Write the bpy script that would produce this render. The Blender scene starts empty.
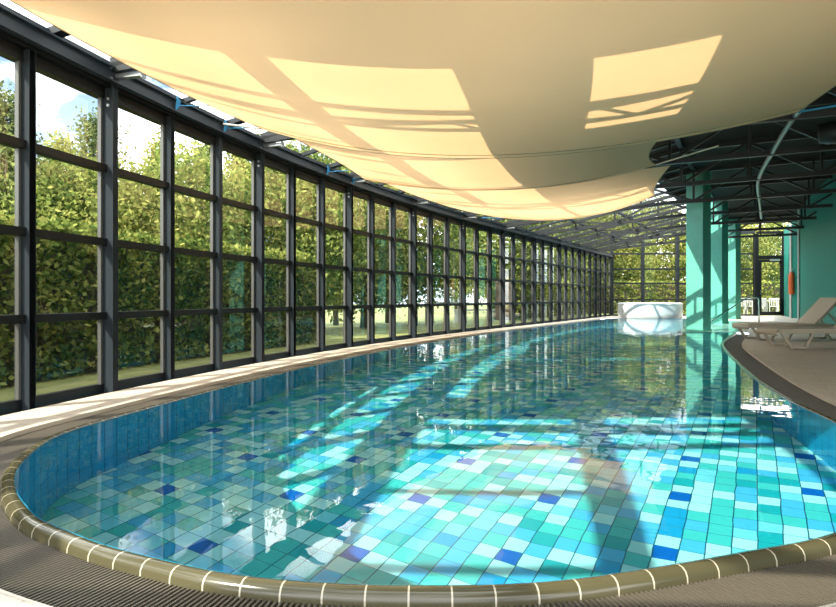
import bpy, bmesh, math, random
import numpy as np
from mathutils import Vector, Matrix
from mathutils.geometry import delaunay_2d_cdt
R = math.radians
random.seed(7)
rng = np.random.default_rng(11)
scene = bpy.context.scene
COL = scene.collection

# ------------------------------------------------------------------ camera
F, EYE, YH = 620.0, 0.85, 298.0
cam = bpy.data.cameras.new('camera')
cam.sensor_width = 36.0
cam.lens = F / 836.0 * 36.0
cam.shift_y = (YH - 303.5) / 836.0
cam.clip_end = 500
camo = bpy.data.objects.new('camera', cam)
camo.location = (0, 0, EYE)
camo.rotation_euler = (R(90), 0, 0)
COL.objects.link(camo)
scene.camera = camo

# ------------------------------------------------------------------ world, sun, exposure
SUN_BEARING, SUN_ELEV = 53.0, 42.0          # travel direction, clockwise from +Y
SUN_STRENGTH = 3.8
EXPOSURE = 1.40
w = bpy.data.worlds.new('sky')
scene.world = w
w.use_nodes = True
nt = w.node_tree
nt.nodes.clear()
def N(nt, kind, **kw):
    n = nt.nodes.new(kind)
    for k, v in kw.items():
        if k in n.inputs.keys() if isinstance(k, str) else False:
            n.inputs[k].default_value = v
        else:
            setattr(n, k, v)
    return n
tc = N(nt, 'ShaderNodeTexCoord')
sep = N(nt, 'ShaderNodeSeparateXYZ')
nt.links.new(tc.outputs['Generated'], sep.inputs[0])
skyr = N(nt, 'ShaderNodeValToRGB')
skyr.color_ramp.elements[0].position = 0.0
skyr.color_ramp.elements[0].color = (0.42, 0.50, 0.58, 1)
skyr.color_ramp.elements[1].position = 0.32
skyr.color_ramp.elements[1].color = (0.10, 0.16, 0.27, 1)
nt.links.new(sep.outputs['Z'], skyr.inputs[0])
mp = N(nt, 'ShaderNodeMapping')
mp.inputs['Scale'].default_value = (1, 1, 1.8)
mp.inputs['Location'].default_value = (2.35, 0.1, 0.0)
nt.links.new(tc.outputs['Generated'], mp.inputs[0])
nz = N(nt, 'ShaderNodeTexNoise')
nz.inputs['Scale'].default_value = 3.2
nz.inputs['Detail'].default_value = 7
nz.inputs['Roughness'].default_value = 0.55
nt.links.new(mp.outputs[0], nz.inputs['Vector'])
cr = N(nt, 'ShaderNodeValToRGB')
cr.color_ramp.elements[0].position = 0.44
cr.color_ramp.elements[1].position = 0.54
nt.links.new(nz.outputs['Fac'], cr.inputs[0])
mx = N(nt, 'ShaderNodeMixRGB')
mx.inputs[2].default_value = (1.25, 1.25, 1.25, 1)
nt.links.new(cr.outputs[0], mx.inputs[0])
nt.links.new(skyr.outputs[0], mx.inputs[1])
bg = N(nt, 'ShaderNodeBackground')
bg.inputs['Strength'].default_value = 1.85
nt.links.new(mx.outputs[0], bg.inputs[0])
wo = N(nt, 'ShaderNodeOutputWorld')
nt.links.new(bg.outputs[0], wo.inputs[0])

sun = bpy.data.lights.new('sun', 'SUN')
sun.energy = SUN_STRENGTH
sun.color = (1.0, 0.93, 0.80)
sun.angle = R(0.53)
sun.cycles.is_caustics_light = True
suno = bpy.data.objects.new('sun', sun)
ce, se = math.cos(R(SUN_ELEV)), math.sin(R(SUN_ELEV))
SUN = Vector((math.sin(R(SUN_BEARING)) * ce, math.cos(R(SUN_BEARING)) * ce, -se))
suno.rotation_euler = SUN.to_track_quat('-Z', 'Y').to_euler()
suno.location = (-12, -10, 20)
COL.objects.link(suno)

scene.view_settings.view_transform = 'Standard'
scene.view_settings.look = 'None'
scene.view_settings.gamma = 1
scene.view_settings.use_curve_mapping = False
scene.view_settings.exposure = EXPOSURE
cy = scene.cycles
cy.use_denoising = True
cy.max_bounces = 10
cy.diffuse_bounces = 4
cy.glossy_bounces = 5
cy.transmission_bounces = 8
cy.transparent_max_bounces = 40
cy.caustics_refractive = True
cy.caustics_reflective = False
cy.sample_clamp_indirect = 8.0

# ------------------------------------------------------------------ materials
def mat(name, col=(.5, .5, .5), rough=.5, metal=0.0, spec=.5):
    m = bpy.data.materials.new(name)
    m.use_nodes = True
    b = m.node_tree.nodes['Principled BSDF']
    b.inputs['Base Color'].default_value = (*col, 1)
    b.inputs['Roughness'].default_value = rough
    b.inputs['Metallic'].default_value = metal
    b.inputs['Specular IOR Level'].default_value = spec
    return m
def bsdf(m): return m.node_tree.nodes['Principled BSDF']
def noisy(m, c0, c1, scale=5.0, detail=4, coord='Object', lo=.35, hi=.65):
    nt = m.node_tree
    t = N(nt, 'ShaderNodeTexCoord')
    n = N(nt, 'ShaderNodeTexNoise')
    n.inputs['Scale'].default_value = scale
    n.inputs['Detail'].default_value = detail
    nt.links.new(t.outputs[coord], n.inputs['Vector'])
    r = N(nt, 'ShaderNodeValToRGB')
    r.color_ramp.elements[0].position = lo
    r.color_ramp.elements[1].position = hi
    r.color_ramp.elements[0].color = (*c0, 1)
    r.color_ramp.elements[1].color = (*c1, 1)
    nt.links.new(n.outputs['Fac'], r.inputs[0])
    nt.links.new(r.outputs[0], bsdf(m).inputs['Base Color'])
    return r
def mth(nt, op, a, b=None, c=None):
    n = nt.nodes.new('ShaderNodeMath')
    n.operation = op
    for i, v in enumerate((a, b, c)):
        if v is None: continue
        if isinstance(v, (int, float)): n.inputs[i].default_value = v
        else: nt.links.new(v, n.inputs[i])
    return n.outputs[0]
def mixc(nt, fac, a, b):
    n = nt.nodes.new('ShaderNodeMixRGB')
    for i, v in enumerate((fac, a, b)):
        if isinstance(v, tuple): n.inputs[i].default_value = (*v, 1)
        elif isinstance(v, (int, float)): n.inputs[i].default_value = v
        else: nt.links.new(v, n.inputs[i])
    return n.outputs[0]

M = {}
M['steel'] = mat('dark_steel', (.030, .036, .042), .5, 0, .3)
M['channel'] = mat('channel_steel', (.026, .032, .039), .45, 0, .3)
noisy(M['steel'], (.008, .011, .014), (.015, .020, .026), 9)
M['steel_black'] = mat('black_steel', (.004, .005, .006), .6, 0, .2)
M['alu'] = mat('frame_aluminium', (.11, .11, .105), .4, .2)
M['post_steel'] = mat('post_steel', (.025, .032, .039), .6, 0, .12)
M['frame_black'] = mat('black_frame', (.008, .009, .010), .5, 0, .25)
M['truss'] = mat('truss_steel', (.016, .018, .020), .4, .0, .4)
M['chrome'] = mat('polished_steel', (.75, .75, .74), .12, 1.0)
M['galv'] = mat('galvanised', (.35, .36, .36), .4, .7)
M['ceil'] = mat('ceiling_dark', (.005, .006, .006), .9)
M['shade_panel'] = mat('roof_bounce_panel', (.55, .53, .48), .8)  # pale colour picked to bounce light into the shaded sails
M['rope'] = mat('blue_rope', (.03, .22, .42), .7)
M['rope_white'] = mat('white_rope', (.75, .70, .6), .8)
M['orange'] = mat('orange_plastic', (.75, .13, .03), .45)
M['white_shell'] = mat('white_acrylic', (.60, .62, .63), .25)
M['taupe'] = mat('taupe_plastic', (.44, .38, .29), .5)
M['taupe_mesh'] = mat('taupe_mesh', (.48, .41, .315), .75)
M['white_paint'] = mat('white_paint', (.48, .48, .46), .5)
M['rubber'] = mat('rubber', (.02, .02, .02), .7)
M['bark'] = mat('bark', (.10, .075, .05), .9)
M['duct'] = mat('duct_black', (.02, .022, .022), .35)

def glass_mat():
    m = bpy.data.materials.new('window_glass'); m.use_nodes = True
    nt = m.node_tree; nt.nodes.clear()
    tr = N(nt, 'ShaderNodeBsdfTransparent'); tr.inputs[0].default_value = (.90, .94, .91, 1)
    gl = N(nt, 'ShaderNodeBsdfGlossy'); gl.inputs['Roughness'].default_value = 0.0
    gl.inputs[0].default_value = (1, 1, 1, 1)
    fr = N(nt, 'ShaderNodeFresnel'); fr.inputs['IOR'].default_value = 1.5
    f2 = mth(nt, 'MULTIPLY', fr.outputs[0], 1.15)
    f3 = mth(nt, 'MINIMUM', f2, 1.0)
    mi = N(nt, 'ShaderNodeMixShader')
    nt.links.new(f3, mi.inputs[0]); nt.links.new(tr.outputs[0], mi.inputs[1]); nt.links.new(gl.outputs[0], mi.inputs[2])
    o = N(nt, 'ShaderNodeOutputMaterial'); nt.links.new(mi.outputs[0], o.inputs[0])
    return m
M['glass'] = glass_mat()

def fabric_mat():
    m = bpy.data.materials.new('sail_fabric'); m.use_nodes = True
    nt = m.node_tree; nt.nodes.clear()
    col = (.93, .74, .48, 1)
    t = N(nt, 'ShaderNodeTexCoord')
    n = N(nt, 'ShaderNodeTexNoise'); n.inputs['Scale'].default_value = 260; n.inputs['Detail'].default_value = 1
    nt.links.new(t.outputs['Object'], n.inputs['Vector'])
    bp = N(nt, 'ShaderNodeBump'); bp.inputs['Strength'].default_value = .05
    nt.links.new(n.outputs['Fac'], bp.inputs['Height'])
    d = N(nt, 'ShaderNodeBsdfDiffuse'); d.inputs[0].default_value = col
    tl = N(nt, 'ShaderNodeBsdfTranslucent'); tl.inputs[0].default_value = (.93, .55, .28, 1)
    nt.links.new(bp.outputs[0], d.inputs['Normal'])
    mi = N(nt, 'ShaderNodeMixShader'); mi.inputs[0].default_value = .47
    nt.links.new(d.outputs[0], mi.inputs[1]); nt.links.new(tl.outputs[0], mi.inputs[2])
    o = N(nt, 'ShaderNodeOutputMaterial'); nt.links.new(mi.outputs[0], o.inputs[0])
    return m
M['sail'] = fabric_mat()
M['hem'] = mat('sail_hem', (.45, .36, .22), .8)

def leaf_mat(name, c0, c1, c2, scale=1.2):
    m = bpy.data.materials.new(name); m.use_nodes = True
    nt = m.node_tree; nt.nodes.clear()
    g = N(nt, 'ShaderNodeNewGeometry')
    n = N(nt, 'ShaderNodeTexNoise'); n.inputs['Scale'].default_value = scale; n.inputs['Detail'].default_value = 3
    nt.links.new(g.outputs['Position'], n.inputs['Vector'])
    a = mth(nt, 'MULTIPLY', g.outputs['Random Per Island'], .5)
    b = mth(nt, 'ADD', a, n.outputs['Fac'])
    r = N(nt, 'ShaderNodeValToRGB')
    r.color_ramp.elements[0].position = .45; r.color_ramp.elements[0].color = (*c0, 1)
    r.color_ramp.elements[1].position = .98; r.color_ramp.elements[1].color = (*c2, 1)
    e = r.color_ramp.elements.new(.72); e.color = (*c1, 1)
    nt.links.new(b, r.inputs[0])
    d = N(nt, 'ShaderNodeBsdfDiffuse'); nt.links.new(r.outputs[0], d.inputs[0])
    tl = N(nt, 'ShaderNodeBsdfTranslucent'); nt.links.new(r.outputs[0], tl.inputs[0])
    mi = N(nt, 'ShaderNodeMixShader'); mi.inputs[0].default_value = .35
    nt.links.new(d.outputs[0], mi.inputs[1]); nt.links.new(tl.outputs[0], mi.inputs[2])
    o = N(nt, 'ShaderNodeOutputMaterial'); nt.links.new(mi.outputs[0], o.inputs[0])
    return m
M['leaf_hedge'] = leaf_mat('hedge_leaves', (.055, .095, .022), (.19, .245, .055), (.42, .41, .11), 2.0)
M['leaf_tree'] = leaf_mat('tree_leaves', (.08, .12, .03), (.24, .28, .07), (.45, .42, .13), .8)
M['leaf_green'] = leaf_mat('green_tree_leaves', (.06, .11, .03), (.19, .26, .06), (.38, .40, .12), .8)
M['leaf_dark'] = leaf_mat('dark_tree_leaves', (.04, .07, .03), (.13, .17, .06), (.28, .30, .11), .8)

# deck tiles, lawn
def deck_mat():
    m = mat('deck_tile', (.6, .52, .43), .55)
    nt = m.node_tree
    t = N(nt, 'ShaderNodeTexCoord')
    mpn = N(nt, 'ShaderNodeMapping'); mpn.inputs['Rotation'].default_value = (0, 0, R(28.5))
    nt.links.new(t.outputs['Object'], mpn.inputs[0])
    br = N(nt, 'ShaderNodeTexBrick')
    br.offset = .5
    br.inputs['Scale'].default_value = 1.0
    br.inputs['Brick Width'].default_value = .60
    br.inputs['Row Height'].default_value = .30
    br.inputs['Mortar Size'].default_value = .003
    br.inputs['Color1'].default_value = (.66, .585, .49, 1)
    br.inputs['Color2'].default_value = (.61, .535, .445, 1)
    br.inputs['Mortar'].default_value = (.44, .38, .31, 1)
    nt.links.new(mpn.outputs[0], br.inputs['Vector'])
    n = N(nt, 'ShaderNodeTexNoise'); n.inputs['Scale'].default_value = 9; n.inputs['Detail'].default_value = 6
    nt.links.new(t.outputs['Object'], n.inputs['Vector'])
    f = mth(nt, 'MULTIPLY_ADD', n.outputs['Fac'], .35, .82)
    mm = N(nt, 'ShaderNodeVectorMath'); mm.operation = 'SCALE'
    nt.links.new(br.outputs['Color'], mm.inputs[0]); nt.links.new(f, mm.inputs['Scale'])
    nt.links.new(mm.outputs[0], bsdf(m).inputs['Base Color'])
    return m
M['deck'] = deck_mat()
M['lawn'] = mat('lawn_grass', (.3, .3, .1), .9)
noisy(M['lawn'], (.13, .16, .04), (.24, .25, .08), 2.5, 8)

# pool floor: 122 mm mosaic, blue tile with four white neighbours on a sheared 6 x 6 lattice
TL, TA = 0.122, 28.5
BLUE0 = (0.478, 3.28)
def pool_floor_mat():
    m = mat('pool_floor_tile', (.5, .8, .8), .35)
    nt = m.node_tree
    t = N(nt, 'ShaderNodeTexCoord')
    s = N(nt, 'ShaderNodeSeparateXYZ'); nt.links.new(t.outputs['Object'], s.inputs[0])
    ca, sa = math.cos(R(TA)), math.sin(R(TA))
    x = mth(nt, 'SUBTRACT', s.outputs[0], BLUE0[0]); y = mth(nt, 'SUBTRACT', s.outputs[1], BLUE0[1])
    u = mth(nt, 'MULTIPLY', mth(nt, 'SUBTRACT', mth(nt, 'MULTIPLY', x, ca), mth(nt, 'MULTIPLY', y, sa)), 1 / TL)
    v = mth(nt, 'MULTIPLY', mth(nt, 'ADD', mth(nt, 'MULTIPLY', x, sa), mth(nt, 'MULTIPLY', y, ca)), 1 / TL)
    u = mth(nt, 'ADD', u, 300.5); v = mth(nt, 'ADD', v, 300.5)
    iu, iv = mth(nt, 'FLOOR', u), mth(nt, 'FLOOR', v)
    fu, fv = mth(nt, 'FRACT', u), mth(nt, 'FRACT', v)
    iu0 = mth(nt, 'SUBTRACT', iu, 300); iv0 = mth(nt, 'SUBTRACT', iv, 300)
    k = mth(nt, 'FLOOR', mth(nt, 'DIVIDE', mth(nt, 'ADD', iu0, 2), 6))
    a = mth(nt, 'SUBTRACT', iu0, mth(nt, 'MULTIPLY', k, 6))
    b0 = mth(nt, 'SUBTRACT', iv0, mth(nt, 'MULTIPLY', k, 3))
    b = mth(nt, 'SUBTRACT', mth(nt, 'FLOORED_MODULO', mth(nt, 'ADD', b0, 2), 6), 2)
    d = mth(nt, 'ADD', mth(nt, 'ABSOLUTE', a), mth(nt, 'ABSOLUTE', b))
    isblue = mth(nt, 'LESS_THAN', d, .5)
    iswhite = mth(nt, 'COMPARE', d, 1.0, .2)
    cv = N(nt, 'ShaderNodeCombineXYZ'); nt.links.new(iu, cv.inputs[0]); nt.links.new(iv, cv.inputs[1])
    wn = N(nt, 'ShaderNodeTexWhiteNoise'); wn.noise_dimensions = '2D'
    nt.links.new(cv.outputs[0], wn.inputs['Vector'])
    r = N(nt, 'ShaderNodeValToRGB'); r.color_ramp.interpolation = 'CONSTANT'
    pal = [(0, (.12, .58, .52)), (.30, (.14, .50, .74)), (.56, (.34, .68, .74)), (.68, (.84, .88, .84)), (.86, (.02, .42, .43)), (.94, (.02, .36, .62))]
    r.color_ramp.elements[0].color = (*pal[0][1], 1)
    r.color_ramp.elements[1].position = pal[1][0]; r.color_ramp.elements[1].color = (*pal[1][1], 1)
    for p, c in pal[2:]:
        e = r.color_ramp.elements.new(p); e.color = (*c, 1)
    nt.links.new(wn.outputs['Value'], r.inputs[0])
    c1 = mixc(nt, iswhite, r.outputs[0], (.80, .84, .78))
    c2 = mixc(nt, isblue, c1, (.003, .13, .48))
    eu = mth(nt, 'ABSOLUTE', mth(nt, 'SUBTRACT', fu, .5)); ev = mth(nt, 'ABSOLUTE', mth(nt, 'SUBTRACT', fv, .5))
    gu = mth(nt, 'GREATER_THAN', eu, .474); gv = mth(nt, 'GREATER_THAN', ev, .482)
    c3 = mixc(nt, gv, c2, (.05, .20, .24))
    c4 = mixc(nt, gu, c3, (.015, .10, .14))
    nt.links.new(c4, bsdf(m).inputs['Base Color'])
    return m
M['pool_floor'] = pool_floor_mat()

def uv_tile_mat(name, ca, cb, grout, lu, lv, gu=.03, gv=.02, rough=.25):
    """tiles from the UV map in metres: u along the run, v across"""
    m = mat(name, ca, rough)
    nt = m.node_tree
    t = N(nt, 'ShaderNodeUVMap')
    s = N(nt, 'ShaderNodeSeparateXYZ'); nt.links.new(t.outputs[0], s.inputs[0])
    u = mth(nt, 'DIVIDE', s.outputs[0], lu); v = mth(nt, 'DIVIDE', s.outputs[1], lv)
    iu, iv = mth(nt, 'FLOOR', u), mth(nt, 'FLOOR', v)
    cv = N(nt, 'ShaderNodeCombineXYZ'); nt.links.new(iu, cv.inputs[0]); nt.links.new(iv, cv.inputs[1])
    wn = N(nt, 'ShaderNodeTexWhiteNoise'); wn.noise_dimensions = '2D'
    nt.links.new(cv.outputs[0], wn.inputs['Vector'])
    c = mixc(nt, wn.outputs['Value'], ca, cb)
    eu = mth(nt, 'ABSOLUTE', mth(nt, 'SUBTRACT', mth(nt, 'FRACT', u), .5))
    ev = mth(nt, 'ABSOLUTE', mth(nt, 'SUBTRACT', mth(nt, 'FRACT', v), .5))
    g = mth(nt, 'MAXIMUM', mth(nt, 'GREATER_THAN', eu, .5 - gu), mth(nt, 'GREATER_THAN', ev, .5 - gv))
    c = mixc(nt, g, c, grout)
    nt.links.new(c, bsdf(m).inputs['Base Color'])
    return m
M['coping'] = uv_tile_mat('coping_ceramic', (.068, .060, .030), (.083, .073, .038), (.48, .43, .32), .122, 10.0, .022, 0, .16)
M['pool_wall'] = uv_tile_mat('pool_wall_tile', (.02, .42, .72), (.025, .46, .78), (.006, .16, .30), .122, .245, .03, .016, .25)
M['green_tile'] = uv_tile_mat('green_wall_tile', (.014, .20, .165), (.017, .225, .185), (.004, .07, .06), .12, 9.0, .05, 0, .5)
bsdf(M['green_tile']).inputs['Specular IOR Level'].default_value = .15
M['column'] = mat('column_paint', (.11, .42, .33), .45)
noisy(M['column'], (.105, .40, .315), (.12, .44, .35), 4)
M['mint'] = mat('mint_basin', (.30, .60, .52), .15)
M['grate'] = mat('grate_plastic', (.095, .080, .060), .5)
M['grate_bed'] = mat('grate_channel', (.008, .007, .006), .9)

def water_mat():
    m = bpy.data.materials.new('pool_water'); m.use_nodes = True
    nt = m.node_tree; nt.nodes.clear()
    g = N(nt, 'ShaderNodeBsdfPrincipled'); g.inputs['IOR'].default_value = 1.33
    g.inputs['Roughness'].default_value = 0.0
    g.inputs['Transmission Weight'].default_value = 1.0
    g.inputs['Base Color'].default_value = (.34, .88, 1.0, 1)
    t = N(nt, 'ShaderNodeTexCoord')
    n = N(nt, 'ShaderNodeTexNoise'); n.inputs['Scale'].default_value = 2.6; n.inputs['Detail'].default_value = 2
    nt.links.new(t.outputs['Object'], n.inputs['Vector'])
    bp = N(nt, 'ShaderNodeBump'); bp.inputs['Strength'].default_value = 1.0; bp.inputs['Distance'].default_value = .0022
    nt.links.new(n.outputs['Fac'], bp.inputs['Height'])
    nt.links.new(bp.outputs[0], g.inputs['Normal'])
    o = N(nt, 'ShaderNodeOutputMaterial'); nt.links.new(g.outputs[0], o.inputs[0])
    return m
M['water'] = water_mat()

# ------------------------------------------------------------------ mesh helpers
class MB:
    def __init__(self): self.v = []; self.f = []; self.uv = {}; self.sm = False
    def add(self, vs, fs):
        o = len(self.v); self.v += [tuple(p) for p in vs]
        self.f += [tuple(i + o for i in f) for f in fs]
    def box(self, x0, x1, y0, y1, z0, z1, mtx=None, bev=0):
        vs = [(x0, y0, z0), (x1, y0, z0), (x1, y1, z0), (x0, y1, z0), (x0, y0, z1), (x1, y0, z1), (x1, y1, z1), (x0, y1, z1)]
        if mtx: vs = [mtx @ Vector(p) for p in vs]
        self.add(vs, [(0, 3, 2, 1), (4, 5, 6, 7), (0, 1, 5, 4), (1, 2, 6, 5), (2, 3, 7, 6), (3, 0, 4, 7)])
        return self
    def bar(self, a, b, wx, wz, up=(0, 0, 1)):
        a, b = Vector(a), Vector(b); d = (b - a); L = d.length; d.normalize()
        up = Vector(up)
        if abs(d.dot(up)) > .98: up = Vector((1, 0, 0))
        s = d.cross(up).normalized(); u = s.cross(d)
        m = Matrix((s, d, u)).transposed().to_4x4(); m.translation = a
        return self.box(-wx / 2, wx / 2, 0, L, -wz / 2, wz / 2, m)
    def tube(self, pts, r, n=8, cap=True):
        pts = [Vector(p) for p in pts]; rings = []
        prev = None
        for i, p in enumerate(pts):
            d = (pts[min(i + 1, len(pts) - 1)] - pts[max(i - 1, 0)]).normalized()
            if prev is None:
                up = Vector((0, 0, 1)) if abs(d.z) < .9 else Vector((1, 0, 0))
                s = d.cross(up).normalized()
            else:
                s = (prev - d * prev.dot(d)).normalized()
            prev = s; u = s.cross(d)
            rr = r[i] if isinstance(r, (list, tuple)) else r
            rings.append([p + (s * math.cos(2 * math.pi * k / n) + u * math.sin(2 * math.pi * k / n)) * rr for k in range(n)])
        vs = [p for q in rings for p in q]; fs = []
        for i in range(len(pts) - 1):
            for k in range(n):
                fs.append((i * n + k, i * n + (k + 1) % n, (i + 1) * n + (k + 1) % n, (i + 1) * n + k))
        if cap:
            fs.append(tuple(range(n))[::-1]); fs.append(tuple((len(pts) - 1) * n + k for k in range(n)))
        self.add(vs, fs); return self
    def lathe(self, prof, n=48, c=(0, 0, 0)):
        vs = []; fs = []
        for r, z in prof:
            for k in range(n):
                a = 2 * math.pi * k / n
                vs.append((c[0] + r * math.cos(a), c[1] + r * math.sin(a), c[2] + z))
        for i in range(len(prof) - 1):
            for k in range(n):
                fs.append((i * n + k, i * n + (k + 1) % n, (i + 1) * n + (k + 1) % n, (i + 1) * n + k))
        self.add(vs, fs); return self
    def mesh(self, name, m, smooth=False, uv=None):
        me = bpy.data.meshes.new(name)
        me.from_pydata(self.v, [], self.f)
        if uv is not None:
            l = me.uv_layers.new(name='UVMap')
            for p in me.polygons:
                for li, vi in zip(p.loop_indices, p.vertices):
                    l.data[li].uv = uv(p, vi) if callable(uv) else uv[vi]
        if m: me.materials.append(m)
        if smooth: me.polygons.foreach_set('use_smooth', [True] * len(me.polygons))
        me.validate(); me.update()
        return me
    def build(self, name, m, parent=None, smooth=False, uv=None):
        return link(name, self.mesh(name, m, smooth, uv), parent)
def link(name, me, parent=None):
    o = bpy.data.objects.new(name, me); COL.objects.link(o)
    if parent: o.parent = parent
    return o
def autosmooth(o, bevel=0.0, seg=2, ang=40):
    if bevel:
        md = o.modifiers.new('bevel', 'BEVEL'); md.width = bevel; md.segments = seg; md.limit_method = 'ANGLE'; md.angle_limit = R(ang)
    return o
def tag(o, label=None, cat=None, group=None, kind=None):
    if label: o['label'] = label
    if cat: o['category'] = cat
    if group: o['group'] = group
    if kind: o['kind'] = kind
    return o
def empty(name, loc=(0, 0, 0), rz=0.0):
    o = bpy.data.objects.new(name, None); COL.objects.link(o)
    o.location = loc; o.rotation_euler = (0, 0, rz); o.empty_display_size = .1
    return o
def copy_tree(o, parent=None):
    c = o.copy(); COL.objects.link(c)
    if parent: c.parent = parent
    for ch in [q for q in o.children]: copy_tree(ch, c)
    return c

# ------------------------------------------------------------------ the curved glass wall line
PX0, PY0, PITCH = -2.94797032, 4.75454954, 0.88943814
HC = (0.19473073, 0.68813917, 0.39166683, -1.53567228, 0.77800144)
def heading(i):
    if i < 0: return HC[0]
    s = i / 25.0
    return sum(c * s ** j for j, c in enumerate(HC))
NB, I0 = 31, -5            # bays I0 .. NB-1
_tab = {}
def _build():
    sub = 20
    x, y = PX0, PY0; _tab[0] = (x, y)
    for i in range(0, 46):
        for k in range(sub):
            a = heading(min(i + (k + .5) / sub, 31)); x += math.sin(a) * PITCH / sub; y += math.cos(a) * PITCH / sub
        _tab[i + 1] = (x, y)
    x, y = PX0, PY0
    for i in range(0, -20, -1):
        a = HC[0]; x -= math.sin(a) * PITCH; y -= math.cos(a) * PITCH; _tab[i - 1] = (x, y)
_build()
def wp(i, off=0.0, z=0.0):
    """point on the wall line at post coordinate i, off metres towards the room"""
    k = math.floor(i); t = i - k
    a, b = _tab[k], _tab[k + 1]
    h = heading(min(i, 31)); n = (math.cos(h), -math.sin(h))
    return Vector((a[0] + (b[0] - a[0]) * t + n[0] * off, a[1] + (b[1] - a[1]) * t + n[1] * off, z))
FARY = 29.4

# ------------------------------------------------------------------ pool outline (inner water edge), anticlockwise seen from above is not needed
left_pts = [tuple(wp(i, .87)[:2]) for i in (26, 24, 22, 20, 18, 16, 14, 12, 10, 8, 6, 4, 2.5, 1.2)]
near_pts = [(-2.129, 4.37), (-2.2, 3.92), (-2.155, 3.55), (-1.99, 3.09), (-1.783, 2.752), (-1.596, 2.526), (-1.433, 2.363), (-1.25, 2.235), (-1.05, 2.11), (-.80, 1.99), (-.608, 1.911), (-.408, 1.86), (-.2, 1.832), (.018, 1.822), (.272, 1.832), (.49, 1.87), (.772, 1.955), (1.07, 2.06), (1.477, 2.22)]
right_pts = [(1.95, 2.55), (2.38, 3.1), (2.65, 3.65), (2.86, 4.33), (3.02, 5.0), (3.2, 5.6), (3.58, 6.67), (4.11, 8.0), (5.02, 10.2), (5.83, 11.9), (7.60, 14.95)]
def catmull(P, closed=False, step=.05):
    out = []; n = len(P)
    rngi = range(n if closed else n - 1)
    for i in rngi:
        g = (lambda k: P[k % n]) if closed else (lambda k: P[max(0, min(n - 1, k))])
        p0, p1, p2, p3 = [Vector(g(i + k)) for k in (-1, 0, 1, 2)]
        m = max(2, int((p2 - p1).length / step))
        for k in range(m):
            t = k / m
            out.append(.5 * ((2 * p1) + (p2 - p0) * t + (2 * p0 - 5 * p1 + 4 * p2 - p3) * t * t + (3 * p1 - p0 - 3 * p2 + p3) * t ** 3))
    if not closed: out.append(Vector(P[-1]))
    return out
curve_main = catmull(left_pts + near_pts + right_pts)
far_line = [Vector(p) for p in [(7.78, 15.3), (6.38, 15.3), (9.05, 20.0), (11.0, 23.4), (11.25, 24.3), (10.9, 25.2), (10.0, 25.15), (9.2, 25.3), (8.55, 25.75)]]
def resample(P, step):
    out = [P[0].copy()]; acc = 0
    for a, b in zip(P, P[1:]):
        L = (b - a).length; d = 0
        while acc + (L - d) >= step:
            d += step - acc; acc = 0; out.append(a + (b - a) * (d / L))
        acc += L - d
    return out
poly = curve_main + far_line
loop = []
for a, b in zip(poly, poly[1:] + poly[:1]):
    m = max(1, int((b - a).length / .08))
    for k in range(m): loop.append(a + (b - a) * (k / m))
NL = len(loop)
area = sum(loop[i].x * loop[(i + 1) % NL].y - loop[(i + 1) % NL].x * loop[i].y for i in range(NL)) / 2
SGN = 1 if area > 0 else -1
tang = []
for i in range(NL):
    d = Vector((0, 0))
    for k in range(1, 4): d += loop[(i + k) % NL] - loop[(i - k) % NL]
    tang.append(d.normalized())
outn = [Vector((t.y, -t.x)) * SGN for t in tang]
arc = [0.0]
for i in range(NL): arc.append(arc[-1] + (loop[(i + 1) % NL] - loop[i]).length)
def off_loop(o): return [loop[i] + outn[i] * o for i in range(NL)]

def fill(loops, z, inside=None, grid=None):
    """2-D polygon with holes -> MB via constrained Delaunay"""
    vs = []; es = []
    for L in loops:
        o = len(vs); vs += [Vector((p[0], p[1])) for p in L]
        es += [(o + i, o + (i + 1) % len(L)) for i in range(len(L))]
    v2, e2, f2, *_ = delaunay_2d_cdt(vs, es, [], 0, 1e-5)
    mb = MB(); mb.v = [(p.x, p.y, z) for p in v2]
    for f in f2:
        c = sum((v2[i] for i in f), Vector((0, 0))) / len(f)
        if inside(c): mb.f.append(tuple(f))
    return mb
def pip(c, L):
    r = False; j = len(L) - 1
    for i in range(len(L)):
        a, b = L[i], L[j]
        if (a[1] > c[1]) != (b[1] > c[1]) and c[0] < (b[0] - a[0]) * (c[1] - a[1]) / (b[1] - a[1]) + a[0]: r = not r
        j = i
    return r
DEPTH, WZ = 1.30, 0.004
# --- pool floor
o = fill([loop], -DEPTH, lambda c: pip(c, loop)).build('floor_pool', M['pool_floor'])
tag(o, kind='structure'); o.cycles.is_caustics_receiver = True
for p in o.data.polygons:
    pass
# --- pool wall
mb = MB()
for i in range(NL): mb.v += [(loop[i].x, loop[i].y, -DEPTH), (loop[i].x, loop[i].y, .006)]
mb.f = [(2 * i, 2 * ((i + 1) % NL), 2 * ((i + 1) % NL) + 1, 2 * i + 1) for i in range(NL)]
def wuv(p, vi):
    i = vi // 2
    u = arc[i]
    if i == 0 and p.index == NL - 1: u = arc[NL]
    return (u, mb.v[vi][2] + DEPTH)
o = mb.build('wall_pool', M['pool_wall'], uv=wuv); tag(o, kind='structure'); o.cycles.is_caustics_receiver = True
# --- water: one sheet
wl = off_loop(.004)
wmb = fill([wl], WZ, lambda c: pip(c, wl))
water = wmb.build('pool_water', M['water'])
bmx = bmesh.new(); bmx.from_mesh(water.data)
bmesh.ops.recalc_face_normals(bmx, faces=bmx.faces)
if sum(f.normal.z for f in bmx.faces) < 0: bmesh.ops.reverse_faces(bmx, faces=bmx.faces)
bmx.to_mesh(water.data); bmx.free()
water.data.polygons.foreach_set('use_smooth', [True] * len(water.data.polygons))
water.cycles.is_caustics_caster = True
tag(water, 'clear still turquoise water filling the curved swimming pool', 'pool water')

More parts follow.
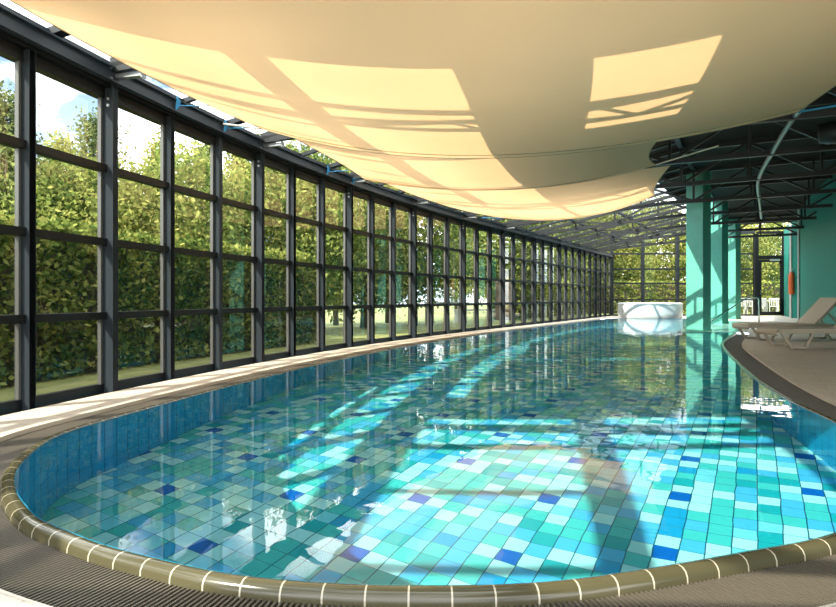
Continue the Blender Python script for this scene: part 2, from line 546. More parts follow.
# --- coping (rounded ceramic nose), sweep of a profile around the loop
prof = [(0, -.03), (0, .004), (.009, .010), (.024, .014), (.040, .013), (.054, .005), (.062, -.010), (.065, -.05)]
def sweep(prof, name, m, smooth=True):
    mb = MB(); K = len(prof); acc = [0]
    for a, b in zip(prof, prof[1:]): acc.append(acc[-1] + math.dist(a, b))
    for i in range(NL + 1):
        q = i % NL
        for (d, z) in prof: mb.v.append((loop[q].x + outn[q].x * d, loop[q].y + outn[q].y * d, z))
    for i in range(NL):
        for k in range(K - 1):
            f = (i * K + k, (i + 1) * K + k, (i + 1) * K + k + 1, i * K + k + 1)
            mb.f.append(f if SGN > 0 else f[::-1])
    return mb.build(name, m, smooth=smooth, uv=lambda p, vi: (arc[vi // K], acc[vi % K] + .05))
o = sweep(prof, 'pool_coping', M['coping'])
tag(o, 'rounded olive ceramic coping with cream joints around the pool rim', 'pool edge')
o.cycles.is_caustics_receiver = False
# --- grate: channel bed + radial slats
G0, G1, GZ = .066, .345, -.026
gr = empty('drain_grate', (0, 1.6, 0))
tag(gr, 'dark slatted drain grate following the curved pool edge', 'drain grate')
def gpar(o): o.parent = gr; o.location = (0, -1.6, 0); return o
L0, L1 = off_loop(G0 - .01), off_loop(G1)
mb = MB()
for i in range(NL): mb.v += [(L0[i].x, L0[i].y, -.055), (L1[i].x, L1[i].y, -.055)]
mb.f = [(2 * i, 2 * i + 1, 2 * ((i + 1) % NL) + 1, 2 * ((i + 1) % NL)) for i in range(NL)]
gpar(mb.build('channel', M['grate_bed']))
mb = MB(); PS = .0165; s = 0; i = 0
far0 = arc[len(curve_main)] 
while s < far0 - .05:
    while arc[i + 1] < s: i += 1
    t = (s - arc[i]) / max(1e-6, arc[i + 1] - arc[i])
    p = loop[i].lerp(loop[(i + 1) % NL], t); n = outn[i].lerp(outn[(i + 1) % NL], t).normalized(); tg = Vector((-n.y, n.x))
    if True:
        hw = .0036
        q = [p + n * G0 - tg * hw, p + n * G0 + tg * hw, p + n * G1 + tg * hw, p + n * G1 - tg * hw]
        o4 = len(mb.v)
        mb.v += [(a.x, a.y, -.05) for a in q] + [(a.x, a.y, GZ) for a in q]
        mb.f += [(o4 + 4, o4 + 5, o4 + 6, o4 + 7), (o4, o4 + 1, o4 + 5, o4 + 4), (o4 + 1, o4 + 2, o4 + 6, o4 + 5), (o4 + 2, o4 + 3, o4 + 7, o4 + 6), (o4 + 3, o4, o4 + 4, o4 + 7)]
    s += PS
slats = gpar(mb.build('slat', M['grate']))
tag(slats, kind='stuff')
mb = MB()
L3 = off_loop(G1 + .012)
for i in range(NL): mb.v += [(L1[i].x, L1[i].y, -.06), (L1[i].x, L1[i].y, .002), (L3[i].x, L3[i].y, .002)]
for i in range(len(curve_main)):
    a, b = 3 * i, 3 * (i + 1)
    mb.f += [(a, b, b + 1, a + 1), (a + 1, b + 1, b + 2, a + 2)]
gpar(mb.build('edge_trim', mat('deck_edge', (.62, .56, .47), .5)))

# --- deck floor
L2 = off_loop(G1)
wall_line = [wp(i, .0)[:2] for i in range(-9, 32)]
outer = [Vector(p) for p in wall_line] + [Vector((11, 29.6)), Vector((20, 29.6)), Vector((20, 8)), Vector((14, -4)), Vector((-4.5, -4))]
# inside the platform corner the offset loop crosses itself: keep it simple there
hole = []
for p in L2:
    hole.append(p)
mb = fill([outer, hole], 0.0, lambda c: pip(c, outer) and not pip(c, hole))
# drop: everything covered by the pool loop
o = mb.build('floor', M['deck']); tag(o, kind='structure')
# platform around the green columns
plat = [(6.42, 15.38), (7.9, 15.38), (8.4, 15.9), (11.6, 21.5), (11.4, 24.2), (11.1, 23.5), (9.1, 20.1)]
mb = MB()
mb.v = [(x, y, .012) for x, y in plat] + [(x, y, -.06) for x, y in plat]
n = len(plat); mb.f = [tuple(range(n))] + [(i, (i + 1) % n, n + (i + 1) % n, n + i) for i in range(n)]
o = mb.build('floor_platform', M['mint']); tag(o, kind='structure')
# lawn outside
mb = MB(); 
lawn_outer = [Vector((-60, -40)), Vector((60, -40)), Vector((60, 90)), Vector((-60, 90))]
mb = fill([lawn_outer, outer], -.03, lambda c: pip(c, lawn_outer) and not pip(c, outer))
o = mb.build('ground', M['lawn']); tag(o, kind='structure')

# ------------------------------------------------------------------ the glazed wall, bay by bay
ZT = (0.69, 1.36, 2.03)
HEAD = 2.70
GY = .13
P_ = PITCH
def me_glass():
    mb = MB()
    zs = [.09] + list(ZT) + [HEAD]
    for a, b in zip(zs, zs[1:]):
        mb.box(.05, P_ - .05, GY - .004, GY + .004, a + .02, b - .02)
    # only the two faces matter: keep a single sheet
    mb2 = MB()
    for a, b in zip(zs, zs[1:]):
        mb2.add([(.07, GY, a + .02), (P_ - .02, GY, a + .02), (P_ - .02, GY, b - .02), (.07, GY, b - .02)], [(0, 1, 2, 3)])
    return mb2.mesh('glass', M['glass'])
def me_frame():
    mb = MB()
    for x in (.055, P_ - .028): mb.box(x, x + .022, GY - .022, GY + .012, .06, HEAD)
    return mb.mesh('frame', M['alu'])
def me_transom(z): return MB().box(.055, P_, GY - .065, GY + .02, z - .032, z + .032).mesh('transom', M['frame_black'])
def me_sill(): return MB().box(.055, P_, GY - .03, GY + .03, -.02, .07).mesh('sill', M['frame_black'])
def me_post(main):
    mb = MB(); d = 0.0 if main else .035
    mb.box(.0, .055, d, GY + .034, -.02, 2.96)
    mb.box(-.006, .061, d, d + .008, -.02, 2.96)
    return mb.mesh('post', M['post_steel'])
def me_head(): return MB().box(0, P_, GY - .04, GY + .05, HEAD - .03, HEAD + .06).mesh('window_head', M['frame_black'])
def me_channel():
    mb = MB()
    mb.box(0, P_, -.02, -.008, 2.80, 2.92)
    mb.box(0, P_, -.055, .02, 2.915, 2.928); mb.box(0, P_, -.055, .02, 2.792, 2.805)
    return mb.mesh('channel_beam', M['channel'])
def me_fascia(): return MB().box(0, P_, .03, GY + .10, 2.76, 2.97).mesh('fascia', M['steel_black'])
def me_bracket():
    mb = MB(); mb.box(.0, .06, -.30, 0, 2.845, 2.885); mb.box(.0, .06, -.30, -.285, 2.83, 2.90)
    return mb.mesh('bracket', M['galv'])
def me_bolt(p, q): return MB().tube([p, q], .014, 8).mesh('bolt', M['galv'])
BOLTS = [me_bolt((.0, .05, z), (-.012, .05, z)) for z in (2.60, 2.66)] + [me_bolt((-.06, -.02, z), (-.06, -.034, z)) for z in (2.82, 2.92)]
def me_tie():
    mb = MB()
    for k in range(5): mb.tube([(.0 + .012 * k - .024, -.04, 2.80 + .012 * k), (.012 * k - .024, -.06, 2.95 - .01 * k)], .008, 6)
    mb.tube([(0, -.05, 2.86), (.06, -.12, 2.87), (.16, -.2, 2.89), (.2, -.3, 2.9)], .006, 6)
    return mb.mesh('tie_rope', M['rope'])
MW = dict(glass=me_glass(), frame=me_frame(), sill=me_sill(), head_beam=me_head(), channel_beam=me_channel(), fascia=me_fascia(), post_main=me_post(True), post=me_post(False), bracket=me_bracket(), tie=me_tie())
MT = [me_transom(z) for z in ZT]
wn_ = 0
for i in range(I0, NB):
    a, b = wp(i), wp(i + 1); d = b - a
    wn_ += 1
    r = empty('window_%d' % wn_, a, math.atan2(d.y, d.x)); tag(r, kind='structure')
    for k in ('glass', 'frame', 'sill', 'head_beam', 'channel_beam', 'fascia'): link(k, MW[k], r)
    for t in MT: link('transom', t, r)
    main = (i - 1) % 3 == 0
    link('post', MW['post_main' if main else 'post'], r)
    if main:
        for q in BOLTS: link('bolt', q, r)
        if i >= 0 and i <= 16: link('bracket', MW['bracket'], r)
    if i in (2, 3, 6, 7): link('tie_rope', MW['tie'], r)

# ------------------------------------------------------------------ far wall with door
def far_bay(n, x0, x1, zs, top, door=False):
    r = empty('window_%d' % n, (x0, FARY, 0)); tag(r, kind='structure')
    W = x1 - x0
    mb = MB(); zz = [.05] + list(zs) + [top]
    for a, b in zip(zz, zz[1:]): mb.add([(0, .1, a), (W, .1, a), (W, .1, b), (0, .1, b)], [(0, 1, 2, 3)])
    mb.build('glass', M['glass'], r)
    MB().box(-.06, .06, -.05, .14, 0, top + .1).build('post', M['steel'], r)
    for z in zs: MB().box(.05, W - .05, .03, .14, z - .035, z + .035).build('transom', M['steel'], r)
    MB().box(.05, W - .05, .02, .14, -.02, .08).build('sill', M['steel'], r)
    MB().box(0, W, -.02, .16, top, top + .12).build('head_beam', M['steel'], r)
    return r
fx = lambda px: (px - 418) / F * FARY
RZ = (.77, 1.55, 2.22, 2.95)
edges = [fx(612), fx(643), fx(677.6), fx(711), fx(738), fx(754.5)]
for a, b in zip(edges, edges[1:]):
    wn_ += 1; far_bay(wn_, a, b, RZ, 3.9)
# door bay
dx0, dx1 = fx(754.5), fx(788)
r = empty('door_1', (dx0, FARY, 0)); tag(r, kind='structure')
W = dx1 - dx0
mb = MB(); mb.box(0, .17, -.06, .14, 0, 3.9); mb.box(W - .22, W, -.06, .14, 0, 3.9); mb.box(.17, W - .22, -.06, .14, 2.68, 2.86)
mb.box(.17, W - .22, -.02, .14, 3.9, 4.02)
mb.build('frame', M['steel_black'], r)
mb = MB(); mb.box(.18, .32, -.03, .04, .03, 2.66); mb.box(W - .37, W - .23, -.03, .04, .03, 2.66); mb.box(.32, W - .37, -.03, .04, .03, .20); mb.box(.32, W - .37, -.03, .04, 2.55, 2.66)
leaf = mb.build('door_leaf', M['steel_black'], r)
MB().add([(.32, 0, .2), (W - .37, 0, .2), (W - .37, 0, 2.55), (.32, 0, 2.55)], [(0, 1, 2, 3)])
mb = MB(); mb.add([(.32, 0, .2), (W - .37, 0, .2), (W - .37, 0, 2.55), (.32, 0, 2.55)], [(0, 1, 2, 3)]); mb.build('door_glass', M['glass'], r)
mb = MB(); mb.add([(.17, .06, 2.86), (W - .22, .06, 2.86), (W - .22, .06, 3.9), (.17, .06, 3.9)], [(0, 1, 2, 3)]); mb.build('transom_glass', M['glass'], r)
MB().tube([(.25, -.03, 1.0), (.25, -.09, 1.0), (.25, -.09, 1.25), (.25, -.03, 1.25)], .014).build('door_handle', M['chrome'], r)
MB().box(.7, 1.15, -.11, -.03, 2.60, 2.69).build('door_closer', M['galv'], r)

# ------------------------------------------------------------------ right green tiled wall
def vwall(name, pts, z0, z1, m):
    mb = MB(); u = 0; us = []
    for k, p in enumerate(pts):
        if k: u += math.dist(p, pts[k - 1])
        us.append(u); mb.v += [(p[0], p[1], z0), (p[0], p[1], z1)]
    mb.f = [(2 * k, 2 * k + 2, 2 * k + 3, 2 * k + 1) for k in range(len(pts) - 1)]
    o = mb.build(name, m, uv=lambda p, vi: (us[vi // 2], mb.v[vi][2] + 1))
    return tag(o, kind='structure')
WR = [(13.55, 22.0), (7.2, 8.6), (2.5, -1.5)]
vwall('wall_right', [(16.2, 22.6), (13.62, 22.1), WR[0], (7.4, 9.0), (7.9, 4.0), (8.2, -4)], -.02, 4.1, M['green_tile'])
MB().bar((13.53, 22.02, 0), (13.53, 22.02, 4.0), .07, .07).build('trim_1', M['white_paint'])['kind'] = 'structure'
vwall('wall_passage', [(17.35, 29.4), (15.9, 26.4), (15.9, 22.6)], -.02, 4.1, M['green_tile'])
MB().bar((15.92, 26.42, 0), (15.92, 26.42, 4.0), .12, .12).build('trim_2', M['white_paint'])['kind'] = 'structure'

# ------------------------------------------------------------------ roof: trusses, skylights, opaque ceiling
OG = 5.0                                   # width of the glazed strip
def rz(o): return 3.02 + .205 * min(o, OG)
def truss(i, length, label):
    p = wp(i, .0, 0); h = heading(min(i, 31))
    r = empty('roof_truss', (p.x, p.y, 0), -h)      # local +x runs into the room
    tag(r, label, 'roof truss', 'steel roof trusses')
    zb = lambda o: 2.93 + (3.30 - 2.98) * min(o / 4.5, 1)
    zt = lambda o: rz(o) - .05
    nd = [0.1, 1.3, 2.5, 3.75, 5.0] + [5.0 + 1.25 * k for k in range(1, 20) if 5 + 1.25 * k < length]
    mb = MB()
    for a, b in ((0, 4.5), (4.5, length)): mb.bar((a, 0, zb(a)), (b, 0, zb(b)), .075, .085)
    mb.build('bottom_chord', M['truss'], r)
    mb = MB()
    for a, b in ((0, 5.0), (5.0, length)): mb.bar((a, 0, zt(a)), (b, 0, zt(b)), .075, .09)
    mb.build('top_chord', M['truss'], r)
    for k, o in enumerate(nd[1:]):
        MB().bar((o, 0, zb(o)), (o, 0, zt(o)), .05, .05).build('strut', M['truss'], r)
    for k in range(1, len(nd) - 1):
        a, b = nd[k], nd[k + 1]
        if k % 2: MB().bar((a, 0, zt(a)), (b, 0, zb(b)), .05, .05).build('diagonal', M['truss'], r)
        else: MB().bar((a, 0, zb(a)), (b, 0, zt(b)), .05, .05).build('diagonal', M['truss'], r)
    return r
ordn = ['', 'nearest', 'second', 'third', 'fourth', 'fifth', 'sixth', 'seventh', 'eighth', 'ninth', 'tenth']
tl = [(-5, 'dark steel lattice roof truss above the near end of the pool, behind the viewer'),
      (-2, 'dark steel lattice roof truss above the near edge of the first sail'),
      (1, 'dark steel lattice roof truss resting above the big near sail'),
      (4, 'black lattice roof truss crossing the dark ceiling, nearest one seen right of the sails'),
      (7, 'black lattice roof truss second behind the big sail, above the first green column'),
      (10, 'lattice roof truss just beyond the farthest sail, third in the row over the columns'),
      (13, 'grey lattice roof truss fourth in the row beyond the sails'),
      (16, 'grey lattice roof truss fifth in the row, halfway to the far windows'),
      (19, 'grey lattice roof truss sixth in the row, above the third green column'),
      (22, 'grey lattice roof truss third from the far windows'),
      (25, 'grey lattice roof truss second from the far windows'),
      (28, 'grey lattice roof truss nearest to the far windows')]
for i, lb in tl: truss(i, 12.5 if i < 20 else 11.0 - (i - 19) * .2, lb)
# skylights between trusses
OPQ = {}
offs = [-.1, 1.25, 2.5, 3.3, 4.1, 5.0]
opaque = {(j, t, q) for j in range(-2, 8, 3) for t in range(3) for q in (2, 4)} | {(j, t, 4) for j in (10, 13, 16, 19) for t in range(3)}  # opaque cells added and laid out to shade the sails and columns
opaque |= {(j, t, 3) for j in (4, 7) for t in range(3)} | {(-2, 0, 3), (-2, 1, 3)} | {(1, 2, 3), (1, 1, 3), (-2, 1, 1), (-2, 1, 0)}
for j in range(-8, 29, 3):
    wn_ += 1
    c = wp(j, 0, 3.1)
    r = empty('window_%d' % wn_, c); tag(r, kind='structure')
    g = MB(); bars = MB(); pan = MB()
    J = j - .7                              # modules shifted nearer than the posts to place the sun patches on the sails
    for t in range(3):
        for q in range(5):
            A, B, C, D = [wp(J + t + dt, offs[q + dq], rz(offs[q + dq])) - c for dt, dq in ((0, 0), (1, 0), (1, 1), (0, 1))]
            (pan if (j, t, q) in opaque else g).add([A, B, C, D], [(0, 1, 2, 3)])
    for q, wb in ((0, .08), (1, .24 if j < 8 else .07), (2, .10), (5, .10)):  # second bar widened over the near bays to throw a dark band on the sail
        for t in range(3): bars.bar(wp(J + t, offs[q], rz(offs[q]) - .02) - c, wp(J + t + 1, offs[q], rz(offs[q]) - .02) - c, wb, .06)
    bars.bar(wp(J, -.1, rz(-.1) - .01) - c, wp(J, 5, rz(5) - .01) - c, .10, .06)
    for t in (1, 2): bars.bar(wp(J + t, -.1, rz(-.1) - .01) - c, wp(J + t, 1.25, rz(1.25) - .01) - c, .05, .05)
    g.build('glass', M['glass'], r); bars.build('glazing_bars', M['steel'], r)
    if pan.f: pan.build('shade_panel', M['shade_panel' if j <= 1 else 'ceil'], r)  # added shading panels; the near ones are pale to bounce light
mb = MB()
ii = list(range(-9, 33))
for i in ii: mb.v += [tuple(wp(i, OG, 4.07)), tuple(wp(i, 17, 4.07))]
mb.f = [(2 * k, 2 * k + 1, 2 * k + 3, 2 * k + 2) for k in range(len(ii) - 1)]
o = mb.build('ceiling', M['ceil']); tag(o, kind='structure')

# ------------------------------------------------------------------ sails
def lerp(a, b, t): return a + (b - a) * t
def edge(p, q, mid, n):
    """quadratic edge through mid at the middle"""
    p, q, mid = Vector(p), Vector(q), Vector(mid); c = 2 * mid - (p + q) / 2
    return [(1 - t) ** 2 * p + 2 * t * (1 - t) * c + t * t * q for t in [k / n for k in range(n + 1)]]
def sail(name, label, near, far, left, right, sag, n=28, rope=True):
    """near/far run left->right, left/right run near->far"""
    r = empty(name, near[0]); tag(r, label, 'shade sail', 'fabric shade sails under the roof')
    base = Vector(near[0]); vs = []
    for j in range(n + 1):
        v = j / n
        for i in range(n + 1):
            u = i / n
            p = lerp(near[i], far[i], v) + lerp(left[j], right[j], u)
            p -= lerp(lerp(near[0], near[n], u), lerp(far[0], far[n], u), v)
            p.z -= sag * 16 * u * (1 - u) * v * (1 - v)
            vs.append(p - base)
    mb = MB(); mb.v = [tuple(p) for p in vs]
    for j in range(n):
        for i in range(n): mb.f.append((j * (n + 1) + i, j * (n + 1) + i + 1, (j + 1) * (n + 1) + i + 1, (j + 1) * (n + 1) + i))
    o = mb.build('fabric', M['sail'], r, smooth=True)
    hem = MB()
    k = n - 2
    for L in (far,): hem.tube([p - base for p in L], .006, 6)
    for L in (left, right): hem.tube([p - base for p in L], .006, 6)
    # stitched seam one hand inside the far edge
    hem.tube([Vector(vs[(n - 2) * (n + 1) + i]) + Vector((0, 0, -.004)) for i in range(n + 1)], .004, 5)
    hem.build('hem', M['hem'], r, smooth=True)
    return r, base
n = 28
A = dict(NL=(-2.78, 4.0, 2.86), NR=(3.9, 4.25, 3.02), FL=(-1.87, 7.45, 2.88), FR=(4.35, 7.1, 2.98))
near = edge(A['NL'], A['NR'], (.5, 3.42, 2.60), n); far = edge(A['FL'], A['FR'], (.95, 7.5, 2.545), n)
left = edge(A['NL'], A['FL'], (-2.38, 5.6, 2.83), n); right = edge(A['NR'], A['FR'], (4.0, 5.6, 2.93), n)
s1, b1 = sail('shade_sail', 'large warm beige fabric shade sail hanging closest above the pool', near, far, left, right, .10)
MB().tube([Vector((4.35, 7.1, 2.98)) - b1, Vector((4.9, 7.05, 3.06)) - b1, Vector((7.1, 6.9, 3.3)) - b1], .014, 6).build('rope', M['rope'], s1)
MB().tube([Vector(A['FL']) - b1, wp(2.95, .04, 2.90) - b1], .012, 6).build('rope', M['rope_white'], s1)
B = dict(NL=(-1.80, 7.5, 2.93), NR=(3.2, 7.9, 3.0), FL=(-.91, 10.67, 2.88), FR=(3.84, 10.0, 3.0))
near = edge(B['NL'], B['NR'], (.8, 7.8, 2.72), n); far = edge(B['FL'], B['FR'], (1.55, 10.35, 2.66), n)
left = edge(B['NL'], B['FL'], (-1.22, 9.0, 2.86), n); right = edge(B['NR'], B['FR'], (3.32, 8.9, 2.93), n)
s2, b2 = sail('shade_sail', 'middle beige shade sail, the narrow band showing below the big near one', near, far, left, right, .05)
MB().tube([Vector(B['FL']) - b2, wp(6.95, .04, 2.90) - b2], .012, 6).build('rope', M['rope'], s2)
MB().tube([Vector(B['FR']) - b2, Vector((4.8, 9.9, 3.28)) - b2], .012, 6).build('rope', M['rope_white'], s2)
C_ = dict(NL=(-.85, 10.6, 2.95), NR=(4.15, 10.2, 3.03), FL=(2.34, 16.7, 3.0), FR=(4.93, 12.9, 3.0))
near = edge(C_['NL'], C_['NR'], (1.6, 10.45, 2.86), n); far = edge(C_['FL'], C_['FR'], (3.85, 14.75, 2.76), n)
left = edge(C_['NL'], C_['FL'], (.60, 13.6, 2.88), n); right = edge(C_['NR'], C_['FR'], (4.45, 11.6, 2.96), n)
s3, b3 = sail('shade_sail', 'farthest beige shade sail, ending before the open steel trusses', near, far, left, right, .06)
MB().tube([Vector(C_['FL']) - b3, wp(14, .1, 2.95) - b3], .012, 6).build('rope', M['rope'], s3)

# ------------------------------------------------------------------ columns
def column(x, y, s, label, rot):
    r = empty('column', (x, y, 0), rot); tag(r, label, 'column', 'green columns along the pool')
    o = MB().box(-s / 2, s / 2, -s / 2, s / 2, -.02, 4.06).build('shaft', M['column'], r); autosmooth(o, .012)
    MB().box(-s / 2 - .012, s / 2 + .012, -s / 2 - .012, s / 2 + .012, .0, .06).build('base', M['column'], r)
CA = -math.atan2(1, 1) * 0
for (px, Y, lb) in ((698.5, 15.75, 'thick square mint green column at the pool edge, nearest of the three'),
                    (718.6, 20.4, 'square mint green column, the middle one of the three'),
                    (732.8, 25.0, 'square mint green column, the farthest and thinnest looking of the three')):
    X = (px - 418) / F * Y
    bearing = math.atan2(X, Y)
    column(X, Y, .435, lb, -bearing - R(25.6))

# ------------------------------------------------------------------ white whirlpool tub
t = empty('whirlpool_tub', (9.95, 26.62, 0)); tag(t, 'round white raised whirlpool tub at the far end of the pool', 'hot tub')
MB().lathe([(1.24, -.05), (1.29, .04), (1.315, .20), (1.315, .56)], 64).build('shell', M['white_shell'], t, smooth=True)
MB().lathe([(1.315, .555), (1.33, .57), (1.325, .61), (1.28, .645), (1.20, .655), (1.10, .645), (1.05, .61), (1.02, .45), (.9, .30), (.0, .30)], 64).build('rim', M['white_shell'], t, smooth=True)
MB().lathe([(1.03, .52), (0.0, .52)], 64).build('tub_water', M['water'], t)

# ------------------------------------------------------------------ handrail
hr = empty('handrail', (11.55, 21.0, 0)); tag(hr, 'polished steel handrail sloping down into the pool beside the green columns', 'handrail')
pts = [(0, 0, 0), (0, 0, .78), (-.03, -.01, .83), (-.08, -.03, .85), (-.48, -.15, .85), (-.55, -.2, .84), (-2.57, -2.0, .14), (-3.0, -2.4, .0)]
MB().tube(pts, .024, 10).build('rail', M['chrome'], hr, smooth=True)
MB().lathe([(0.0, .02), (.06, .02), (.065, .0)], 20).build('flange', M['chrome'], hr, smooth=True)

# ------------------------------------------------------------------ sun loungers (local x from foot end to head, y across)
def lounger(loc, rzz, label, back=47):
    r = empty('sun_lounger', loc, rzz); tag(r, label, 'sun lounger', 'taupe loungers on the deck')
    SH, W, HX = .335, .66, 1.28
    L = 1.92
    mb = MB()
    for y in (-W / 2 + .03, W / 2 - .03):
        mb.bar((.04, y, SH - .045), (L, y, SH - .045), .05, .07)
    for x in (.04, HX, L - .03): mb.bar((x, -W / 2 + .03, SH - .05), (x, W / 2 - .03, SH - .05), .06, .05, (1, 0, 0))
    autosmooth(mb.build('frame', M['taupe'], r), .01)
    # seat: one sheet with a rolled foot edge, texture slits
    mb = MB(); prof = [(-.01, SH - .10), (-.035, SH - .06), (-.03, SH - .015), (0, SH + .0)] + [(HX * k / 10, SH + .003) for k in range(1, 11)]
    for x, z in prof: mb.v += [(x, -W / 2, z), (x, W / 2, z), (x, W / 2 - .0, z - .018), (x, -W / 2, z - .018)]
    for k in range(len(prof) - 1):
        for q in range(4): mb.f.append((4 * k + q, 4 * k + (q + 1) % 4, 4 * k + 4 + (q + 1) % 4, 4 * k + 4 + q))
    mb.f += [(0, 1, 2, 3), tuple(4 * (len(prof) - 1) + q for q in (3, 2, 1, 0))]
    mb.build('seat', M['taupe_mesh'], r)
    ca, sa = math.cos(R(back)), math.sin(R(back)); BL = .72
    mb = MB(); m = Matrix.Translation((HX, 0, SH)) @ Matrix.Rotation(-R(back), 4, 'Y')
    mb.box(0, BL, -W / 2 + .01, W / 2 - .01, -.025, .0, m)
    bk = autosmooth(mb.build('backrest', M['taupe_mesh'], r), .008)
    for y in (-W / 2 + .03, W / 2 - .03): MB().box(0, BL, y - .02, y + .02, -.055, -.02, m).build('backrest_rail', M['taupe'], r)
    for y in (-W / 2 + .1, W / 2 - .1): MB().bar((HX + .42 * ca, y, SH + .42 * sa - .04), (HX + .55, y, SH - .06), .03, .025).build('backrest_prop', M['taupe'], r)
    for x0 in (.06, 1.45):
        for y in (-W / 2 + .03, W / 2 - .03):
            mb = MB()
            mb.bar((x0, y, SH - .06), (x0 + .17, y, .02), .045, .05, (0, 1, 0)); mb.bar((x0 + .15, y, .022), (x0 + .42, y, .022), .05, .04, (0, 0, 1)); mb.bar((x0 + .40, y, .02), (x0 + .52, y, SH - .06), .045, .05, (0, 1, 0))
            autosmooth(mb.build('leg_loop', M['taupe'], r), .008)
    return r
lounger((6.02, 10.66, 0), R(-2), 'taupe sun lounger nearest the camera, cut off by the right edge of the photo')
lounger((6.62, 12.70, 0), R(-2), 'taupe sun lounger behind the front one, its raised backrest fully seen')

# ------------------------------------------------------------------ ceiling services on the right
cd = MB().tube(catmull([(4.62, 7.2, 3.22), (4.98, 8.2, 3.25), (5.86, 10.26, 3.25), (6.97, 12.7, 3.25), (8.6, 15.6, 3.25), (10.3, 18.6, 3.25)], step=.3), .035, 10).build('conduit', M['galv'], smooth=True)
tag(cd, 'pale curved conduit pipe running back under the dark ceiling', 'pipe')
dz = MB().tube([(6.05, 9.35, 3.32), (6.3, 9.25, 3.34), (10, 8.2, 3.34)], [.14, .19, .19], 20).build('ventilation_duct', M['duct'], smooth=True)
tag(dz, 'round black ventilation duct under the ceiling at the right edge', 'duct')

# orange float by the door
fl = empty('rescue_float', (15.93, 26.25, 1.0)); tag(fl, 'long orange rescue float hanging upright beside the glass door', 'float')
MB().tube([(-.12, 0, 0), (-.12, 0, .06), (-.12, 0, .8), (-.12, 0, .95)], [.07, .115, .115, .06], 14).build('body', M['orange'], fl, smooth=True)
MB().tube([(-.12, 0, .95), (-.1, 0, 1.05), (0, 0, 1.08)], .015, 8).build('hook', M['galv'], fl)

# ------------------------------------------------------------------ planting
def leaves(centers, sizes, nper, spread, asp=.55):
    c = np.repeat(np.asarray(centers), nper, axis=0); sp = np.repeat(np.asarray(spread), nper)
    n = len(c)
    p = c + rng.normal(size=(n, 3)) * sp[:, None]
    a = rng.normal(size=(n, 3)); a /= np.linalg.norm(a, axis=1)[:, None]
    b = rng.normal(size=(n, 3)); b -= a * (a * b).sum(1)[:, None]; b /= np.linalg.norm(b, axis=1)[:, None]
    s = sizes * (.6 + .8 * rng.random(n))[:, None]
    v = np.stack([p - a * s, p - b * s * asp, p + a * s, p + b * s * asp], 1).reshape(-1, 3)
    f = np.arange(4 * n).reshape(-1, 4)
    return v, f
def np_mesh(name, v, f, m):
    me = bpy.data.meshes.new(name)
    me.vertices.add(len(v)); me.vertices.foreach_set('co', v.astype(np.float32).ravel())
    me.loops.add(f.size); me.loops.foreach_set('vertex_index', f.astype(np.int32).ravel())
    me.polygons.add(len(f)); me.polygons.foreach_set('loop_start', np.arange(0, f.size, 4, dtype=np.int32))
    me.update(calc_edges=True); me.validate()
    me.materials.append(m)
    return me
def crown(name, h, rad, shape, nclump, nper, size, m):
    """shape 0 = broad round, 1 = tall pointed"""
    k = rng.random(nclump); th = rng.random(nclump) * 2 * np.pi; rr = np.sqrt(.25 + .75 * rng.random(nclump))
    if shape == 1: prof_ = (1 - k) ** .7 * (.35 + .65 * np.minimum(1, k / .12)); z = h * (.10 + .9 * k)
    else: prof_ = np.sqrt(np.clip(1 - (2 * k - 1) ** 2, .05, 1)); z = h * (.22 + .76 * k)
    c = np.stack([np.cos(th) * rr * rad * prof_, np.sin(th) * rr * rad * prof_, z], 1)
    v, f = leaves(c, size, nper, np.full(nclump, rad * .13 + .08))
    return np_mesh(name, v, f, m)
def trunk(h, r):
    mb = MB(); mb.tube([(0, 0, -.1), (.05, .02, h * .3), (-.03, .04, h * .6), (0, 0, h * .9)], [r, r * .8, r * .5, r * .15], 8)
    for k in range(7):
        a = k * 2.4; z = h * (.25 + .08 * k)
        mb.tube([(0, 0, z), (.5 * math.cos(a), .5 * math.sin(a), z + .4), (.9 * math.cos(a), .9 * math.sin(a), z + 1.0)], [r * .35, r * .25, r * .08], 6)
    return mb.mesh('trunk', M['bark'], smooth=True)
CR = {'poplar': crown('crown', 6.5, .95, 1, 300, 40, .055, M['leaf_tree']),
      'dark': crown('crown', 6.0, 1.15, 1, 300, 40, .055, M['leaf_dark']),
      'round': crown('crown', 4.6, 1.5, 0, 380, 40, .06, M['leaf_green']),
      'yellow': crown('crown', 4.2, 1.5, 0, 380, 40, .06, M['leaf_tree'])}
TK = {'poplar': trunk(6.5, .12), 'dark': trunk(6.0, .12), 'round': trunk(4.6, .14), 'yellow': trunk(4.2, .13)}
NAMES = {'poplar': ('pointed pale green tree', 'tree'), 'dark': ('dark pointed tree', 'tree'), 'round': ('round green leafy tree', 'tree'), 'yellow': ('bushy yellow green tree', 'tree')}
def tree(kind, x, y, s, where, group):
    r = empty('leafy_tree', (x, y, -.03), random.uniform(0, 6.28)); r.scale = (s, s, s)
    tag(r, NAMES[kind][0] + ' ' + where, 'tree', group)
    link('crown', CR[kind], r); link('trunk', TK[kind], r)
def at(px, Y): return ((px - 418) / F * Y, Y)
g1 = 'trees behind the hedge on the left'
wo_ = ['first', 'second', 'third', 'fourth', 'fifth', 'sixth', 'seventh', 'eighth', 'ninth', 'tenth', 'eleventh', 'twelfth']
